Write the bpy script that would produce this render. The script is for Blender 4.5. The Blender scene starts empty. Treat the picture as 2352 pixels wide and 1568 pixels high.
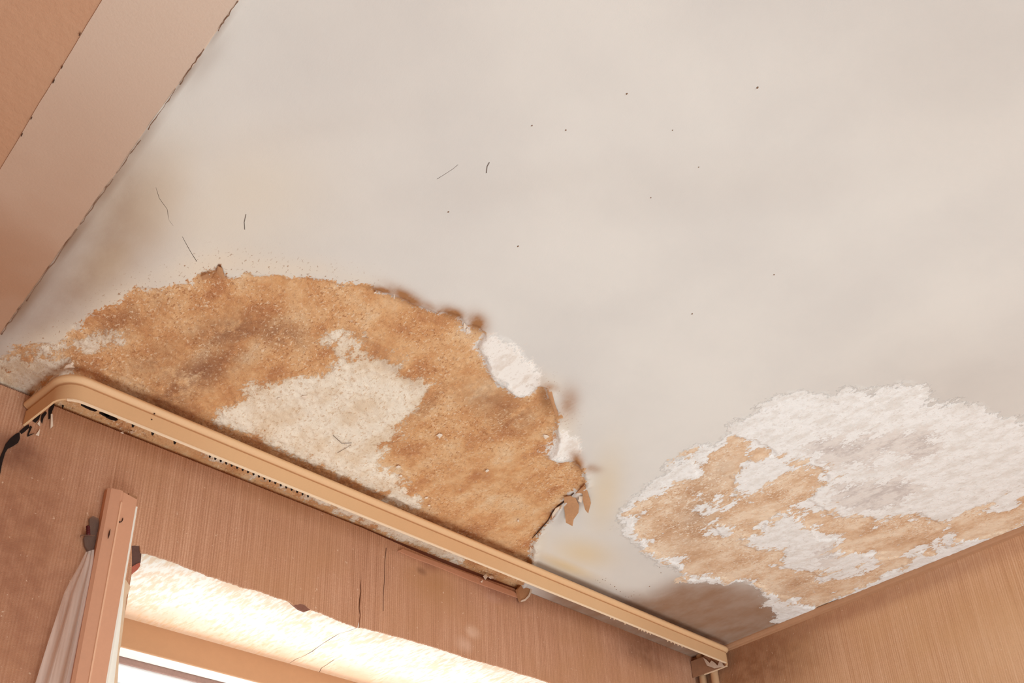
import bpy, math, random
import numpy as np
from mathutils import Matrix, Vector
from mathutils.geometry import tessellate_polygon

random.seed(7); RNG = np.random.default_rng(11)
scene = bpy.context.scene
col = scene.collection

# ------------------------------------------------------------------ camera
CZ = 1.55                                   # eye height above the floor
H = 0.95                                    # ceiling above the eye
R = np.array([[0.72330388, -0.68907268, -0.0448368],
              [0.30927936,  0.38132897, -0.87116846],
              [0.61739596,  0.61625244,  0.48893268]])   # world -> lens axes (right, down, forward)
F, PX, PY = 2315.63, 1208.55, 1273.63
cam_d = bpy.data.cameras.new('camera'); cam = bpy.data.objects.new('camera', cam_d); col.objects.link(cam)
cam_d.sensor_fit = 'HORIZONTAL'; cam_d.sensor_width = 36.0; cam_d.lens = 36.0 * F / 2352
cam_d.shift_x = -(PX - 1176) / 2352; cam_d.shift_y = (PY - 784) / 2352
cam_d.clip_start = 0.02
rot = Matrix(((R[0, 0], -R[1, 0], -R[2, 0]), (R[0, 1], -R[1, 1], -R[2, 1]), (R[0, 2], -R[1, 2], -R[2, 2])))
cam.matrix_world = Matrix.Translation((0, 0, CZ)) @ rot.to_4x4()
scene.camera = cam

# ------------------------------------------------------------------ light
scene.view_settings.view_transform = 'Standard'; scene.view_settings.look = 'None'
scene.view_settings.gamma = 1.0; scene.view_settings.use_curve_mapping = False
scene.view_settings.exposure = 0.0
world = bpy.data.worlds.new('daylight'); scene.world = world; world.use_nodes = True
world.node_tree.nodes['Background'].inputs[0].default_value = (1.0, 0.85, 0.70, 1)
world.node_tree.nodes['Background'].inputs[1].default_value = 0.30

def area(name, loc, target, sx, sy, power, color):
    d = bpy.data.lights.new(name, 'AREA'); d.shape = 'RECTANGLE'; d.size = sx; d.size_y = sy
    d.energy = power; d.color = color
    o = bpy.data.objects.new(name, d); col.objects.link(o)
    o.location = loc
    o.rotation_euler = (Vector(target) - Vector(loc)).to_track_quat('-Z', 'Y').to_euler()
    return o
area('room_window_light', (0.9, -2.35, 1.15), (1.0, 0.9, 2.4), 1.4, 1.3, 45, (0.88, 0.985, 1.02))
area('ceiling_fill', (0.80, 0.48, 0.60), (0.82, 0.70, 2.5), 1.2, 1.0, 22.5, (0.86, 0.985, 1.02))  # unseen fill lamp added mid-room to brighten the ceiling from below
lamp = area('window_fill', (1.03, 1.455, 1.88), (1.03, 1.43, 2.3), 1.0, 0.13, 0.40, (1.0, 0.98, 0.96)); lamp.data.spread = math.radians(44)  # unseen lamp added inside the recess to brighten the soffit
lamp = area('window_fill', (1.03, 1.82, 1.62), (1.03, 1.78, 2.3), 1.05, 0.3, 2.4, (1.0, 0.98, 0.96)); lamp.data.spread = math.radians(70)  # lamp added outside, standing in for daylight on the sash undersides

# ------------------------------------------------------------------ helpers
def ray(px, py):
    return R.T @ np.array([(px - PX) / F, (py - PY) / F, 1.0])
def onz(px, py, z): d = ray(px, py); return d * z / d[2]          # point of a level plane z above the eye
def ony(px, py, y): d = ray(px, py); return d * y / d[1]          # point of a plane parallel to the window wall
def onx(px, py, x): d = ray(px, py); return d * x / d[0]
def W(p): return (float(p[0]), float(p[1]), float(p[2]) + CZ)

def lin(c):
    c = c / 255.0
    return c / 12.92 if c <= 0.04045 else ((c + 0.055) / 1.055) ** 2.4
def S(r, g, b, k=1.0): return (min(lin(r) * k, .92), min(lin(g) * k, .92), min(lin(b) * k, .92), 1.0)

def tag(o, label=None, cat=None, kind=None, group=None):
    for k, v in (('label', label), ('category', cat), ('kind', kind), ('group', group)):
        if v: o[k] = v
    return o
def link(name, verts, faces, mat, parent=None, smooth=False):
    me = bpy.data.meshes.new(name); me.from_pydata([tuple(map(float, v)) for v in verts], [], faces); me.update()
    o = bpy.data.objects.new(name, me); col.objects.link(o)
    if mat: me.materials.append(mat)
    if parent: o.parent = parent
    if smooth: me.polygons.foreach_set('use_smooth', [True] * len(me.polygons))
    return o
def empty(name, loc):
    o = bpy.data.objects.new(name, None); col.objects.link(o); o.location = loc; o.empty_display_size = .05
    bpy.context.view_layer.update()
    return o
def adopt(o, parent):
    o.parent = parent; o.matrix_parent_inverse = Matrix.Translation(parent.location).inverted(); return o

def slab(name, loops, to3d, depth_vec, mat, parent=None):
    """flat plate from outline loops (outer first, then holes), given a depth; to3d maps 2-D to world"""
    flat = [[Vector((p[0], p[1], 0)) for p in L] for L in loops]
    tris = tessellate_polygon(flat)
    pts = [p for L in loops for p in L]; n = len(pts)
    fr = [np.array(to3d(p)) for p in pts]; dv = np.array(depth_vec)
    verts = fr + [v + dv for v in fr]
    t0 = tris[0]
    a, b, c = (fr[i] for i in t0)
    faces = []
    for t in tris:
        a, b, c = (fr[i] for i in t)
        nn = np.cross(b - a, c - a)
        f = tuple(t) if nn @ dv < 0 else tuple(reversed(t))
        faces.append(f); faces.append(tuple(i + n for i in reversed(f)))
    k = 0
    for L in loops:
        m = len(L)
        for i in range(m):
            a, b = k + i, k + (i + 1) % m
            faces.append((a, b, b + n, a + n))
        k += m
    o = link(name, verts, faces, mat, None)
    import bmesh
    bm = bmesh.new(); bm.from_mesh(o.data); bmesh.ops.recalc_face_normals(bm, faces=bm.faces); bm.to_mesh(o.data); bm.free()
    if parent: adopt(o, parent)
    return o

def box(name, lo, hi, mat, parent=None, bevel=0.0):
    x0, y0, z0 = lo; x1, y1, z1 = hi
    v = [(x0,y0,z0),(x1,y0,z0),(x1,y1,z0),(x0,y1,z0),(x0,y0,z1),(x1,y0,z1),(x1,y1,z1),(x0,y1,z1)]
    f = [(3,2,1,0),(4,5,6,7),(0,1,5,4),(1,2,6,5),(2,3,7,6),(3,0,4,7)]
    o = link(name, v, f, mat)
    if bevel:
        m = o.modifiers.new('bevel', 'BEVEL'); m.width = bevel; m.segments = 2
    if parent: adopt(o, parent)
    return o

def sweep(name, path, prof, mat, parent=None, closed_prof=True, smooth=False, caps=True):
    """sweep a profile (n, z) along a plan path; n is measured to the left-hand side given by per-vertex mitred normals"""
    path = [np.array(p, float) for p in path]; N = len(path); M = len(prof)
    verts = []
    for i, p in enumerate(path):
        t0 = path[i] - path[i - 1] if i > 0 else path[1] - path[0]
        t1 = path[i + 1] - path[i] if i < N - 1 else t0
        t0 = t0 / np.linalg.norm(t0); t1 = t1 / np.linalg.norm(t1)
        n0 = np.array([t0[1], -t0[0]]); n1 = np.array([t1[1], -t1[0]])
        n = n0 + n1; n = n / (n @ n) * 2 if (n @ n) > 1e-6 else n0
        for (a, z) in prof: verts.append((p[0] + n[0] * a, p[1] + n[1] * a, z + CZ))
    faces = []
    mm = M if closed_prof else M - 1
    for i in range(N - 1):
        for j in range(mm):
            a, b = i * M + j, i * M + (j + 1) % M
            faces.append((a, a + M, b + M, b))
    if closed_prof and caps:
        faces.append(tuple(range(M))); faces.append(tuple((N - 1) * M + j for j in reversed(range(M))))
    o = link(name, verts, faces, mat)
    import bmesh
    bm = bmesh.new(); bm.from_mesh(o.data); bmesh.ops.recalc_face_normals(bm, faces=bm.faces); bm.to_mesh(o.data); bm.free()
    if smooth:
        o.data.polygons.foreach_set('use_smooth', [True] * len(o.data.polygons))
        o.data.set_sharp_from_angle(angle=math.radians(40))
    if parent: adopt(o, parent)
    return o

def tube(name, a, b, r, mat, parent=None, n=20):
    a = np.array(a, float); b = np.array(b, float); d = b - a; d /= np.linalg.norm(d)
    u = np.cross(d, [0.3, 1, 0.2]); u /= np.linalg.norm(u); w = np.cross(d, u)
    verts = []
    for p in (a, b):
        for k in range(n):
            t = 2 * math.pi * k / n; verts.append(p + r * (math.cos(t) * u + math.sin(t) * w))
    faces = [(k, (k + 1) % n, n + (k + 1) % n, n + k) for k in range(n)] + [tuple(reversed(range(n))), tuple(range(n, 2 * n))]
    o = link(name, verts, faces, mat, None, True); o.data.set_sharp_from_angle(angle=math.radians(40))
    if parent: adopt(o, parent)
    return o

# ------------------------------------------------------------------ materials
class NT:
    def __init__(s, name, rough=.85, spec=.25):
        s.m = bpy.data.materials.new(name); s.m.use_nodes = True
        s.t = s.m.node_tree; s.b = s.t.nodes['Principled BSDF']
        s.b.inputs['Roughness'].default_value = rough; s.b.inputs['Specular IOR Level'].default_value = spec
    def put(s, sock, v):
        if v is None: return
        if hasattr(v, 'is_output'): s.t.links.new(v, sock)
        else: sock.default_value = v
    def math(s, op, a, b=None, c=None, clamp=False):
        n = s.t.nodes.new('ShaderNodeMath'); n.operation = op; n.use_clamp = clamp
        s.put(n.inputs[0], a); s.put(n.inputs[1], b)
        if c is not None: s.put(n.inputs[2], c)
        return n.outputs[0]
    def mix(s, f, a, b):
        n = s.t.nodes.new('ShaderNodeMix'); n.data_type = 'RGBA'
        s.put(n.inputs[0], f); s.put(n.inputs[6], a); s.put(n.inputs[7], b); return n.outputs[2]
    def attr(s, name):
        n = s.t.nodes.new('ShaderNodeAttribute'); n.attribute_name = name; return n.outputs['Fac']
    def coord(s):
        n = s.t.nodes.new('ShaderNodeNewGeometry'); return n.outputs['Position']
    def mapv(s, v, scale=(1, 1, 1), rot=(0, 0, 0), loc=(0, 0, 0)):
        n = s.t.nodes.new('ShaderNodeMapping'); s.put(n.inputs[0], v)
        n.inputs[1].default_value = loc; n.inputs[2].default_value = rot; n.inputs[3].default_value = scale
        return n.outputs[0]
    def noise(s, v, scale, detail=4, rough=.6, dist=0.0):
        n = s.t.nodes.new('ShaderNodeTexNoise'); s.put(n.inputs['Vector'], v)
        n.inputs['Scale'].default_value = scale; n.inputs['Detail'].default_value = detail
        n.inputs['Roughness'].default_value = rough; n.inputs['Distortion'].default_value = dist
        return n.outputs['Fac']
    def step(s, v, lo, hi, a=0.0, b=1.0):
        n = s.t.nodes.new('ShaderNodeMapRange'); n.interpolation_type = 'SMOOTHSTEP'; n.clamp = True
        s.put(n.inputs[0], v); n.inputs[1].default_value = lo; n.inputs[2].default_value = hi
        n.inputs[3].default_value = a; n.inputs[4].default_value = b; return n.outputs[0]
    def ramp(s, v, stops):
        n = s.t.nodes.new('ShaderNodeValToRGB'); s.put(n.inputs[0], v)
        e = n.color_ramp.elements
        e[0].position, e[0].color = stops[0]; e[1].position, e[1].color = stops[-1]
        for p, c in stops[1:-1]:
            x = e.new(p); x.color = c
        return n.outputs[0]
    def blob(s, v, centre, rx, ry, rz):
        q = s.mapv(v, scale=(1 / rx, 1 / ry, 1 / rz), loc=(-centre[0] / rx, -centre[1] / ry, -centre[2] / rz))
        n = s.t.nodes.new('ShaderNodeVectorMath'); n.operation = 'LENGTH'; s.put(n.inputs[0], q)
        return s.step(n.outputs['Value'], 1.0, 0.1)
    def bump(s, h, strength=.5, dist=.002):
        n = s.t.nodes.new('ShaderNodeBump'); n.inputs['Strength'].default_value = strength
        n.inputs['Distance'].default_value = dist; s.put(n.inputs['Height'], h)
        s.t.links.new(n.outputs[0], s.b.inputs['Normal'])
    def color(s, c): s.put(s.b.inputs['Base Color'], c)

def plain(name, c, rough=.7, grain=.12, scale=60, bump=.15, spec=.3, dist=.001):
    """one colour with a little grain and wear"""
    n = NT(name, rough, spec); p = n.coord()
    f = n.noise(p, scale, 6, .65); g = n.noise(p, scale * .12, 3, .5)
    dark = tuple(x * (1 - grain * 2) for x in c[:3]) + (1,); lite = tuple(min(x * (1 + grain), .95) for x in c[:3]) + (1,)
    n.color(n.mix(n.math('ADD', n.math('MULTIPLY', f, .6), n.math('MULTIPLY', g, .4)), dark, lite))
    if bump: n.bump(f, bump, dist)
    return n.m

def wallpaper(name, axis):
    n = NT(name, .8, .2); p = n.coord()
    st = (1, .02, .02) if axis == 'x' else (.02, 1, .02)
    v = n.mapv(p, scale=st)
    s1 = n.noise(v, 330, 3, .6); s2 = n.noise(v, 90, 3, .6)
    grain = n.noise(p, 700, 3, .6); big = n.noise(p, 7, 4, .55)
    ribs = n.t.nodes.new('ShaderNodeTexWave'); ribs.wave_type = 'BANDS'; ribs.bands_direction = 'X' if axis == 'x' else 'Y'
    n.put(ribs.inputs['Vector'], p); ribs.inputs['Scale'].default_value = 72; ribs.inputs['Distortion'].default_value = .9
    ribs.inputs['Detail'].default_value = 2
    k = n.math('ADD', n.math('MULTIPLY', s1, .42), n.math('MULTIPLY', s2, .20))
    k = n.math('ADD', k, n.math('MULTIPLY', ribs.outputs['Fac'], .12)); k = n.math('ADD', k, n.math('MULTIPLY', grain, .40))
    base = n.ramp(k, [(.36, WP[0]), (.55, WP[1]), (.76, WP[2])])
    c = n.mix(n.step(big, .35, .7), base, n.mix(.5, base, WP[3]))
    return n, p, c, k, grain

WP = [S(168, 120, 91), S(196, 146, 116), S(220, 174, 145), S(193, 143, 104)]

# window-side wall: a few damp marks, scuffs and pale rubs, plus left-end falloff painted dark
n, p, c, k, grain = wallpaper('striped_wallpaper_window_wall', 'x')
def wallspot(px, py, rx, rz): q = ony(px, py, 1.309); return n.blob(p, (q[0], q[1], q[2] + CZ), rx, .2, rz)
soft = n.noise(p, 45, 4, .6)
for (px, py, rx, rz, cc, f) in [(968, 1312, .018, .012, S(120, 78, 64), .8), (985, 1300, .03, .02, S(150, 100, 80), .6),
                                (1085, 1452, .028, .02, S(228, 190, 165), .7), (1065, 1480, .03, .025, S(226, 188, 165), .6),
                                (1150, 1362, .12, .035, S(140, 92, 76), .55), (1130, 1375, .03, .015, S(205, 160, 140), .4),
                                (30, 1040, .06, .05, S(80, 45, 40), .75), (1480, 1500, .14, .06, S(110, 66, 46), .55),
                                (60, 1500, .07, .2, S(160, 108, 84), .5), (985, 1340, .1, .05, S(185, 135, 88), .4), (30, 1240, .16, .3, S(150, 100, 76), .75)]:
    m_ = n.math('MULTIPLY', wallspot(px, py, rx, rz), n.math('MULTIPLY', n.step(soft, .3, .7, .6, 1.0), f * 1.1), clamp=True)
    c = n.mix(m_, c, cc)
fleck = n.step(n.noise(p, 160, 2, .5), .71, .76); c = n.mix(n.math('MULTIPLY', fleck, .5), c, S(236, 205, 180))
n.color(c); n.bump(n.math('ADD', k, n.math('MULTIPLY', grain, .4)), .45, .0016); M_WALLB = n.m

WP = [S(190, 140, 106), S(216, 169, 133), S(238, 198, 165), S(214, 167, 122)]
n, p, c, k, grain = wallpaper('striped_wallpaper_side_wall', 'y')
for (px, py, ry, rz, cc, f) in [(1720, 1530, .30, .16, S(140, 92, 62), .85), (1760, 1470, .5, .05, S(158, 108, 76), .6), (2100, 1345, .5, .035, S(172, 124, 100), .5), (2330, 1480, .2, .12, S(232, 190, 150), .5)]:  # shade of the room corner and top, and lighter far end, painted in
    q = onx(px, py, 1.871); m_ = n.math('MULTIPLY', n.blob(p, (q[0], q[1], q[2] + CZ), .3, ry, rz), n.step(n.noise(p, 45, 4, .6), .3, .7, .7 * f, f)); c = n.mix(m_, c, cc)
fleck = n.step(n.noise(p, 160, 2, .5), .72, .77); c = n.mix(n.math('MULTIPLY', fleck, .5), c, S(236, 205, 180))
n.color(c); n.bump(n.math('ADD', k, n.math('MULTIPLY', grain, .4)), .45, .0016); M_WALLR = n.m

M_CORE = plain('bare_brown_wall_plaster', S(132, 84, 66), .9, .25, 120, .5)
M_BRICK = plain('red_brick', S(196, 112, 92), .9, .25, 150, .8)
M_RAIL = plain('beige_plastic_rail', S(226, 184, 140), .55, .05, 300, .06, .4)
M_RAILD = plain('beige_plastic_rail_inside', S(206, 170, 134), .6, .1, 200, .1, .3)
M_LIP = plain('worn_pale_rail_edge', S(246, 218, 186), .5, .05, 200, .05)
M_DARK = plain('black_grime', S(36, 22, 18), .9, .3, 200, .3)
M_TRIMR = plain('brown_ceiling_moulding', S(186, 138, 104), .6, .12, 150, .2)
M_POST = plain('pinkish_painted_batten', S(214, 160, 130), .6, .06, 180, .12)
M_WHITE = plain('white_painted_wood', S(244, 240, 230), .5, .05, 90, .25)
M_HEAD = plain('shade_toned_frame', S(196, 148, 110), .6, .07, 70, .12)  # room-facing frame face, its shade put into the colour
M_STRIP = plain('shade_toned_groove', S(176, 140, 128), .8, .2, 220, .4)  # recessed frame face, shade likewise set as a darker colour
M_PIPE = plain('beige_painted_pipe', S(206, 166, 128), .5, .06, 120, .08)
M_PEG = plain('dark_red_peg', S(86, 26, 30), .5, .2, 300, .2)
M_WIRE = plain('brown_wire', S(110, 76, 60), .5, .1, 300, 0)
M_FLAKE = plain('brown_backed_paint_flake', S(196, 146, 106), .9, .2, 250, .5)
M_FLAKEW = plain('cream_paint_flake', S(236, 216, 196), .9, .12, 250, .5)
M_FLOOR = plain('brown_floor_boards', S(150, 110, 80), .6, .15, 20, .2)
M_CRACK = plain('dark_crack', S(70, 46, 34), .95, .2, 300, 0)
M_HAIR = plain('grey_fibre', S(120, 104, 96), .9, .1, 300, 0)
M_OUT = plain('weathered_white_sash', S(246, 246, 244), .6, .04, 60, .3)

# rough band and panel at the left
def rough_paint(name, c0, c1, bumpy, dim_tint=None):
    n = NT(name, .9, .2); p = n.coord()
    a = n.noise(p, 3.5, 4, .55); b = n.noise(p, 90, 5, .6); g = n.noise(p, 420, 3, .6)
    n.color(n.mix(n.step(n.math('ADD', n.math('MULTIPLY', a, .8), n.math('MULTIPLY', g, .2)), .3, .7), c0, c1))
    if dim_tint:      # light falloff towards the window corner, painted as a darker tint
        f = n.math('MULTIPLY', n.blob(p, (.2, 1.25, 2.47), .6, .95, .6), n.step(a, .2, .75, .6, 1.0))
        n.color(n.mix(f, n.b.inputs['Base Color'].links[0].from_socket, dim_tint))
    n.bump(n.math('ADD', n.math('MULTIPLY', b, bumpy), n.math('MULTIPLY', g, .35)), .5, .0016); return n.m
M_BAND = rough_paint('pinkish_paint_band', S(216, 194, 176), S(226, 208, 192), .3, S(164, 118, 88))
M_PANEL = rough_paint('rough_tan_plaster', S(198, 152, 122), S(212, 170, 140), 1.6, S(170, 124, 94))

# soffit of the window recess
n = NT('whitewashed_soffit', .8, .2); p = n.coord()
v = n.mapv(p, scale=(1, .25, 1), rot=(0, 0, .5)); a = n.noise(v, 160, 4, .6); b = n.noise(p, 14, 4, .6)
sx = n.t.nodes.new('ShaderNodeSeparateXYZ'); n.put(sx.inputs[0], p); yd = n.math('ADD', sx.outputs[1], n.math('MULTIPLY', n.math('SUBTRACT', b, .5), .16))
base = n.mix(n.step(n.math('ADD', n.math('MULTIPLY', a, .6), n.math('MULTIPLY', b, .4)), .40, .54), S(234, 210, 184), S(246, 240, 230))
n.color(n.mix(n.step(yd, 1.42, 1.545, 0, .75), base, S(214, 166, 122)))   # tan tint growing towards the frame
n.bump(a, .35, .002); M_SOFF = n.m

# thin clouded plastic
n = NT('clouded_plastic_film', .35, .5); p = n.coord()
v = n.mapv(p, scale=(1, 1, .08)); a = n.noise(v, 32, 3, .6)
n.color(n.mix(a, S(214, 186, 172), S(240, 222, 212)))
n.b.inputs['Alpha'].default_value = .42
n.put(n.b.inputs['Alpha'], n.step(a, .3, .75, .26, .62)); n.bump(a, .3, .002); M_FILM = n.m
n = NT('smoky_plastic_film', .4, .5); n.color(S(112, 90, 82)); n.b.inputs['Alpha'].default_value = .5; M_SMOKE = n.m

# ------------------------------------------------------------------ the ceiling
# ceiling maps: outlines of the damage, traced on the ceiling plane
def poly(s, ox, oy, pts): return [tuple(onz(ox + x / s, oy + y / s, H)[:2]) for x, y in pts]
def polyp(pts): return poly(1, 0, 0, pts)

A_OUT = polyp([(-80,850),(0,822),(40,800),(90,790),(130,792),(150,782),(167,756),(206,728),(243,706),(268,697),(296,678),(313,661),(346,664),(375,669),
  (403,661),(442,647),(464,627),(504,611),(523,639),(543,639),(563,627),(588,636),(627,636),(672,641),(711,639),(745,641),(781,653),
  (830,658),(857,667),(897,680),(964,707),(1000,722),(1022,720),(1058,728),(1071,745),(1100,745),(1116,770),(1100,796),(1107,814),(1120,832),(1123,854),
  (1134,872),(1161,890),(1179,908),(1201,912),(1223,899),(1237,886),(1252,890),(1272,930),(1285,957),(1276,984),(1283,1011),(1272,1037),
  (1258,1051),(1286,1060),(1321,1055),(1340,1085),(1346,1113),(1320,1131),(1284,1158),(1268,1185),(1246,1212),(1226,1238),(1224,1270),
  (1219,1283),(1214,1330),(1190,1352),(1180,1380),(700,1190),(280,1020),(0,910),(-100,880)])
W1 = polyp([(750,765),(800,772),(835,798),(870,812),(905,828),(932,850),(965,866),(996,885),(985,905),(970,925),(945,945),(925,965),
  (915,985),(920,1005),(900,1025),(875,1045),(856,1065),(862,1082),(885,1085),(905,1100),(930,1125),(955,1150),(958,1170),(880,1140),
  (600,1012),(500,968),(520,945),(545,920),(560,900),(600,888),(640,868),(690,876),(740,872),(762,855),(792,830),(772,815),(757,795)])
W1b = polyp([(430,1012),(520,1040),(700,1115),(900,1200),(1062,1270),(1058,1292),(1000,1278),(850,1212),(700,1142),(560,1078),(480,1048)])
W2 = polyp([(-60,850),(0,838),(40,820),(95,815),(130,800),(140,830),(155,828),(172,842),(120,880),(70,920),(0,900),(-60,880)])
W3 = polyp([(188,790),(215,775),(262,764),(275,770),(250,785),(230,798),(200,800)])
E1 = polyp([(1116,772),(1150,770),(1180,790),(1200,815),(1225,835),(1240,858),(1237,885),(1215,907),(1195,912),(1175,897),(1160,885),
  (1135,865),(1125,850),(1118,830),(1107,810),(1098,795)])
E2 = polyp([(1288,985),(1318,1000),(1332,1030),(1312,1055),(1272,1052),(1252,1040),(1275,1012)])
E3 = polyp([(1062,740),(1075,735),(1078,765),(1066,762)])
B_OUT = poly(2.413, 1400, 850, [(45,800),(90,735),(180,650),(260,600),(380,500),(470,430),(600,385),(700,300),(730,270),(830,200),(900,160),(990,130),(1060,120),(1180,130),
  (1250,160),(1300,100),(1450,100),(1560,90),(1640,60),(1700,90),(1760,150),(1840,190),(1930,185),(2060,190),(2130,240),(2230,270),(2297,280),(2420,330),
  (2600,500),(2650,800),(2297,960),(1600,1250),(1250,1400),(930,1420),(900,1390),(930,1330),(860,1290),(840,1225),(760,1180),(600,1185),(480,1182),(395,1170),(400,1120),
  (340,1085),(280,1075),(200,1015),(140,975),(70,900)])
T_OUT = poly(2.413, 1400, 850, [(110,790),(150,740),(240,690),(330,650),(500,600),(470,540),(450,480),(560,440),(640,400),(700,370),(800,390),(880,420),(920,455),(960,495),
  (1010,550),(1050,525),(1150,530),(1210,590),(1180,650),(1120,720),(1180,770),(1230,800),(1300,820),(1420,815),(1560,830),(1640,800),(1720,785),(1770,830),
  (1850,850),(1900,830),(1960,800),(2100,770),(2200,750),(2297,690),(2450,640),(2450,800),(2297,850),(2200,890),(2100,915),(2000,945),(1900,930),(1880,980),(1800,1020),(1720,1010),(1600,1040),
  (1500,1040),(1540,1010),(1400,1025),(1350,1000),(1270,1010),(1265,930),(1170,940),(1120,870),(1050,830),(1000,790),(930,790),(870,850),(830,910),
  (740,920),(720,960),(830,1000),(930,1000),(990,1000),(960,1060),(930,1080),(990,1100),(1080,1100),(1180,1150),(1195,1210),(1170,1310),(1070,1310),
  (1000,1260),(900,1240),(850,1200),(760,1180),(600,1150),(430,1160),(410,1100),(330,1050),(220,990),(190,950),(150,880),(130,830)])
ISL = [poly(2.413, 1400, 850, q) for q in (
  [(680,580),(740,540),(770,490),(880,470),(960,500),(1010,545),(960,580),(880,640),(780,690),(700,700),(690,640)],
  [(480,780),(510,740),(580,720),(590,770),(540,800),(500,820)], [(570,850),(640,850),(690,900),(640,930),(600,900)])]
T2 = poly(2.413, 1400, 850, [(1060,1200),(1300,1130),(1500,1060),(1700,1010),(1640,1090),(1480,1170),(1300,1250),(1180,1330),(1080,1320)])
G1 = poly(2.413, 1400, 850, [(1080,400),(1200,390),(1350,370),(1450,330),(1560,350),(1700,340),(1830,360),(1850,430),(1780,480),(1650,500),(1620,460),(1500,440),(1420,480),
  (1500,540),(1470,550),(1400,500),(1250,530),(1170,520),(1130,450)])
G2 = poly(2.413, 1400, 850, [(1110,1000),(1200,960),(1270,970),(1262,1040),(1180,1075)])
G3 = poly(2.413, 1400, 850, [(1230,620),(1500,600),(1680,590),(1750,640),(1600,740),(1480,790),(1300,780),(1250,720)])

STEP = .0025
X0, X1, Y0, Y1 = .175, 1.885, -.22, 1.325
NX = int(round((X1 - X0) / STEP / 2)) * 2 + 1; NY = int(round((Y1 - Y0) / STEP / 2)) * 2 + 1
xs = X0 + STEP * np.arange(NX); ys = Y0 + STEP * np.arange(NY)
cxs, cys = xs[::2], ys[::2]
GX, GY = np.meshgrid(cxs, cys); CP = np.stack([GX.ravel(), GY.ravel()], 1).astype(np.float32)

def sdf(pl):
    pl = np.array(pl, np.float32); d2 = np.full(len(CP), 9e9, np.float32); ins = np.zeros(len(CP), bool)
    for i in range(len(pl)):
        a, b = pl[i], pl[(i + 1) % len(pl)]; e = b - a; w = CP - a
        t = np.clip((w @ e) / max(float(e @ e), 1e-12), 0, 1)
        q = w - t[:, None] * e; d2 = np.minimum(d2, (q * q).sum(1))
        c = ((CP[:, 1] >= a[1]) != (CP[:, 1] >= b[1]))
        if abs(e[1]) > 1e-9: ins ^= c & (CP[:, 0] < a[0] + (CP[:, 1] - a[1]) / e[1] * e[0])
    d = np.sqrt(d2); return np.where(ins, d, -d)
def gauss(lst):
    """soft marks: pixel centre, pixel radii (along, across), tilt in degrees, weight"""
    g = np.zeros(len(CP), np.float32)
    for (px, py, ra, rb, deg, w) in lst:
        c = onz(px, py, H)[:2]; th = math.radians(deg)
        u = onz(px + ra * math.cos(th), py + ra * math.sin(th), H)[:2] - c
        v = onz(px - rb * math.sin(th), py + rb * math.cos(th), H)[:2] - c
        Mi = np.linalg.inv(np.array([u, v]).T); q = (CP - c) @ Mi.T
        g = np.maximum(g, w * np.exp(-1.1 * (q * q).sum(1)))
    return g
def up(a):
    a = a.reshape(len(cys), len(cxs)); o = np.zeros((NY, NX), np.float32)
    o[::2, ::2] = a; o[1::2, ::2] = (a[1:] + a[:-1]) / 2; o[:, 1::2] = (o[:, 2::2] + o[:, :-1:2]) / 2
    return o.ravel()
def vnoise(x, y, scale, seed):
    r = np.random.default_rng(seed).random((257, 257)).astype(np.float32)
    u, v = x * scale, y * scale; i, j = np.floor(u).astype(int), np.floor(v).astype(int)
    fu, fv = u - i, v - j; fu = fu * fu * (3 - 2 * fu); fv = fv * fv * (3 - 2 * fv)
    i %= 256; j %= 256
    return (r[j, i] * (1 - fu) + r[j, i + 1] * fu) * (1 - fv) + (r[j + 1, i] * (1 - fu) + r[j + 1, i + 1] * fu) * fv
def fbm(x, y, scale, seed, o=4):
    t = 0; a = .5
    for k in range(o): t = t + a * vnoise(x, y, scale * 2 ** k, seed + k); a *= .5
    return t / (1 - .5 ** o)

at = {}
at['sA'] = sdf(A_OUT)
at['sW'] = np.maximum.reduce([sdf(W1), sdf(W1b), sdf(W2), sdf(W3)])
at['sE'] = np.maximum.reduce([sdf(E1), sdf(E2), sdf(E3)])
at['sB'] = sdf(B_OUT)
sT = np.maximum(sdf(T_OUT), sdf(T2) - .004)
for q in ISL: sT = np.minimum(sT, -sdf(q))
at['sT'] = sT
at['sG'] = np.maximum.reduce([sdf(G1), sdf(G2), sdf(G3) - .006])
at['dk'] = gauss([(540,765,110,38,-12,.9),(640,770,70,35,10,.8),(450,865,130,42,-28,1),(400,900,70,40,-20,.8),(350,830,80,40,-20,.5),(270,750,110,35,-28,.6),(500,620,40,18,-20,.6),
                  (1140,930,90,40,20,.6),(1180,960,60,40,0,.6),(900,840,90,14,38,.8),(980,935,60,14,-45,.6),
                  (1600,1180,90,45,-75,.7),(1640,1090,60,25,-25,.5),(1830,1350,60,25,-30,.5),(60,840,90,30,-20,.8),(40,855,130,50,-10,.9)])
at['sm'] = gauss([(880,668,34,9,10,1),(935,685,50,16,28,.95),(985,706,30,12,28,.6),(1040,722,34,16,18,1),(1095,742,26,22,40,1),(1012,716,14,5,-25,.9),
                  (1250,915,15,36,-10,.75),(1306,926,24,36,10,.55),(1262,887,22,10,15,.6),(1326,1058,22,14,60,.9),(1360,1075,22,10,10,.5),(1318,1150,24,16,-30,.6)])
at['yl'] = gauss([(330,480,190,110,-50,.5),(480,500,260,120,0,.3),(250,600,120,60,-50,.6),(1340,1270,70,34,10,.8),(1300,1300,70,16,22,1),(1390,1130,40,90,10,.6),(1240,1250,30,60,0,.3),(560,450,200,120,0,.3)])
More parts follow.
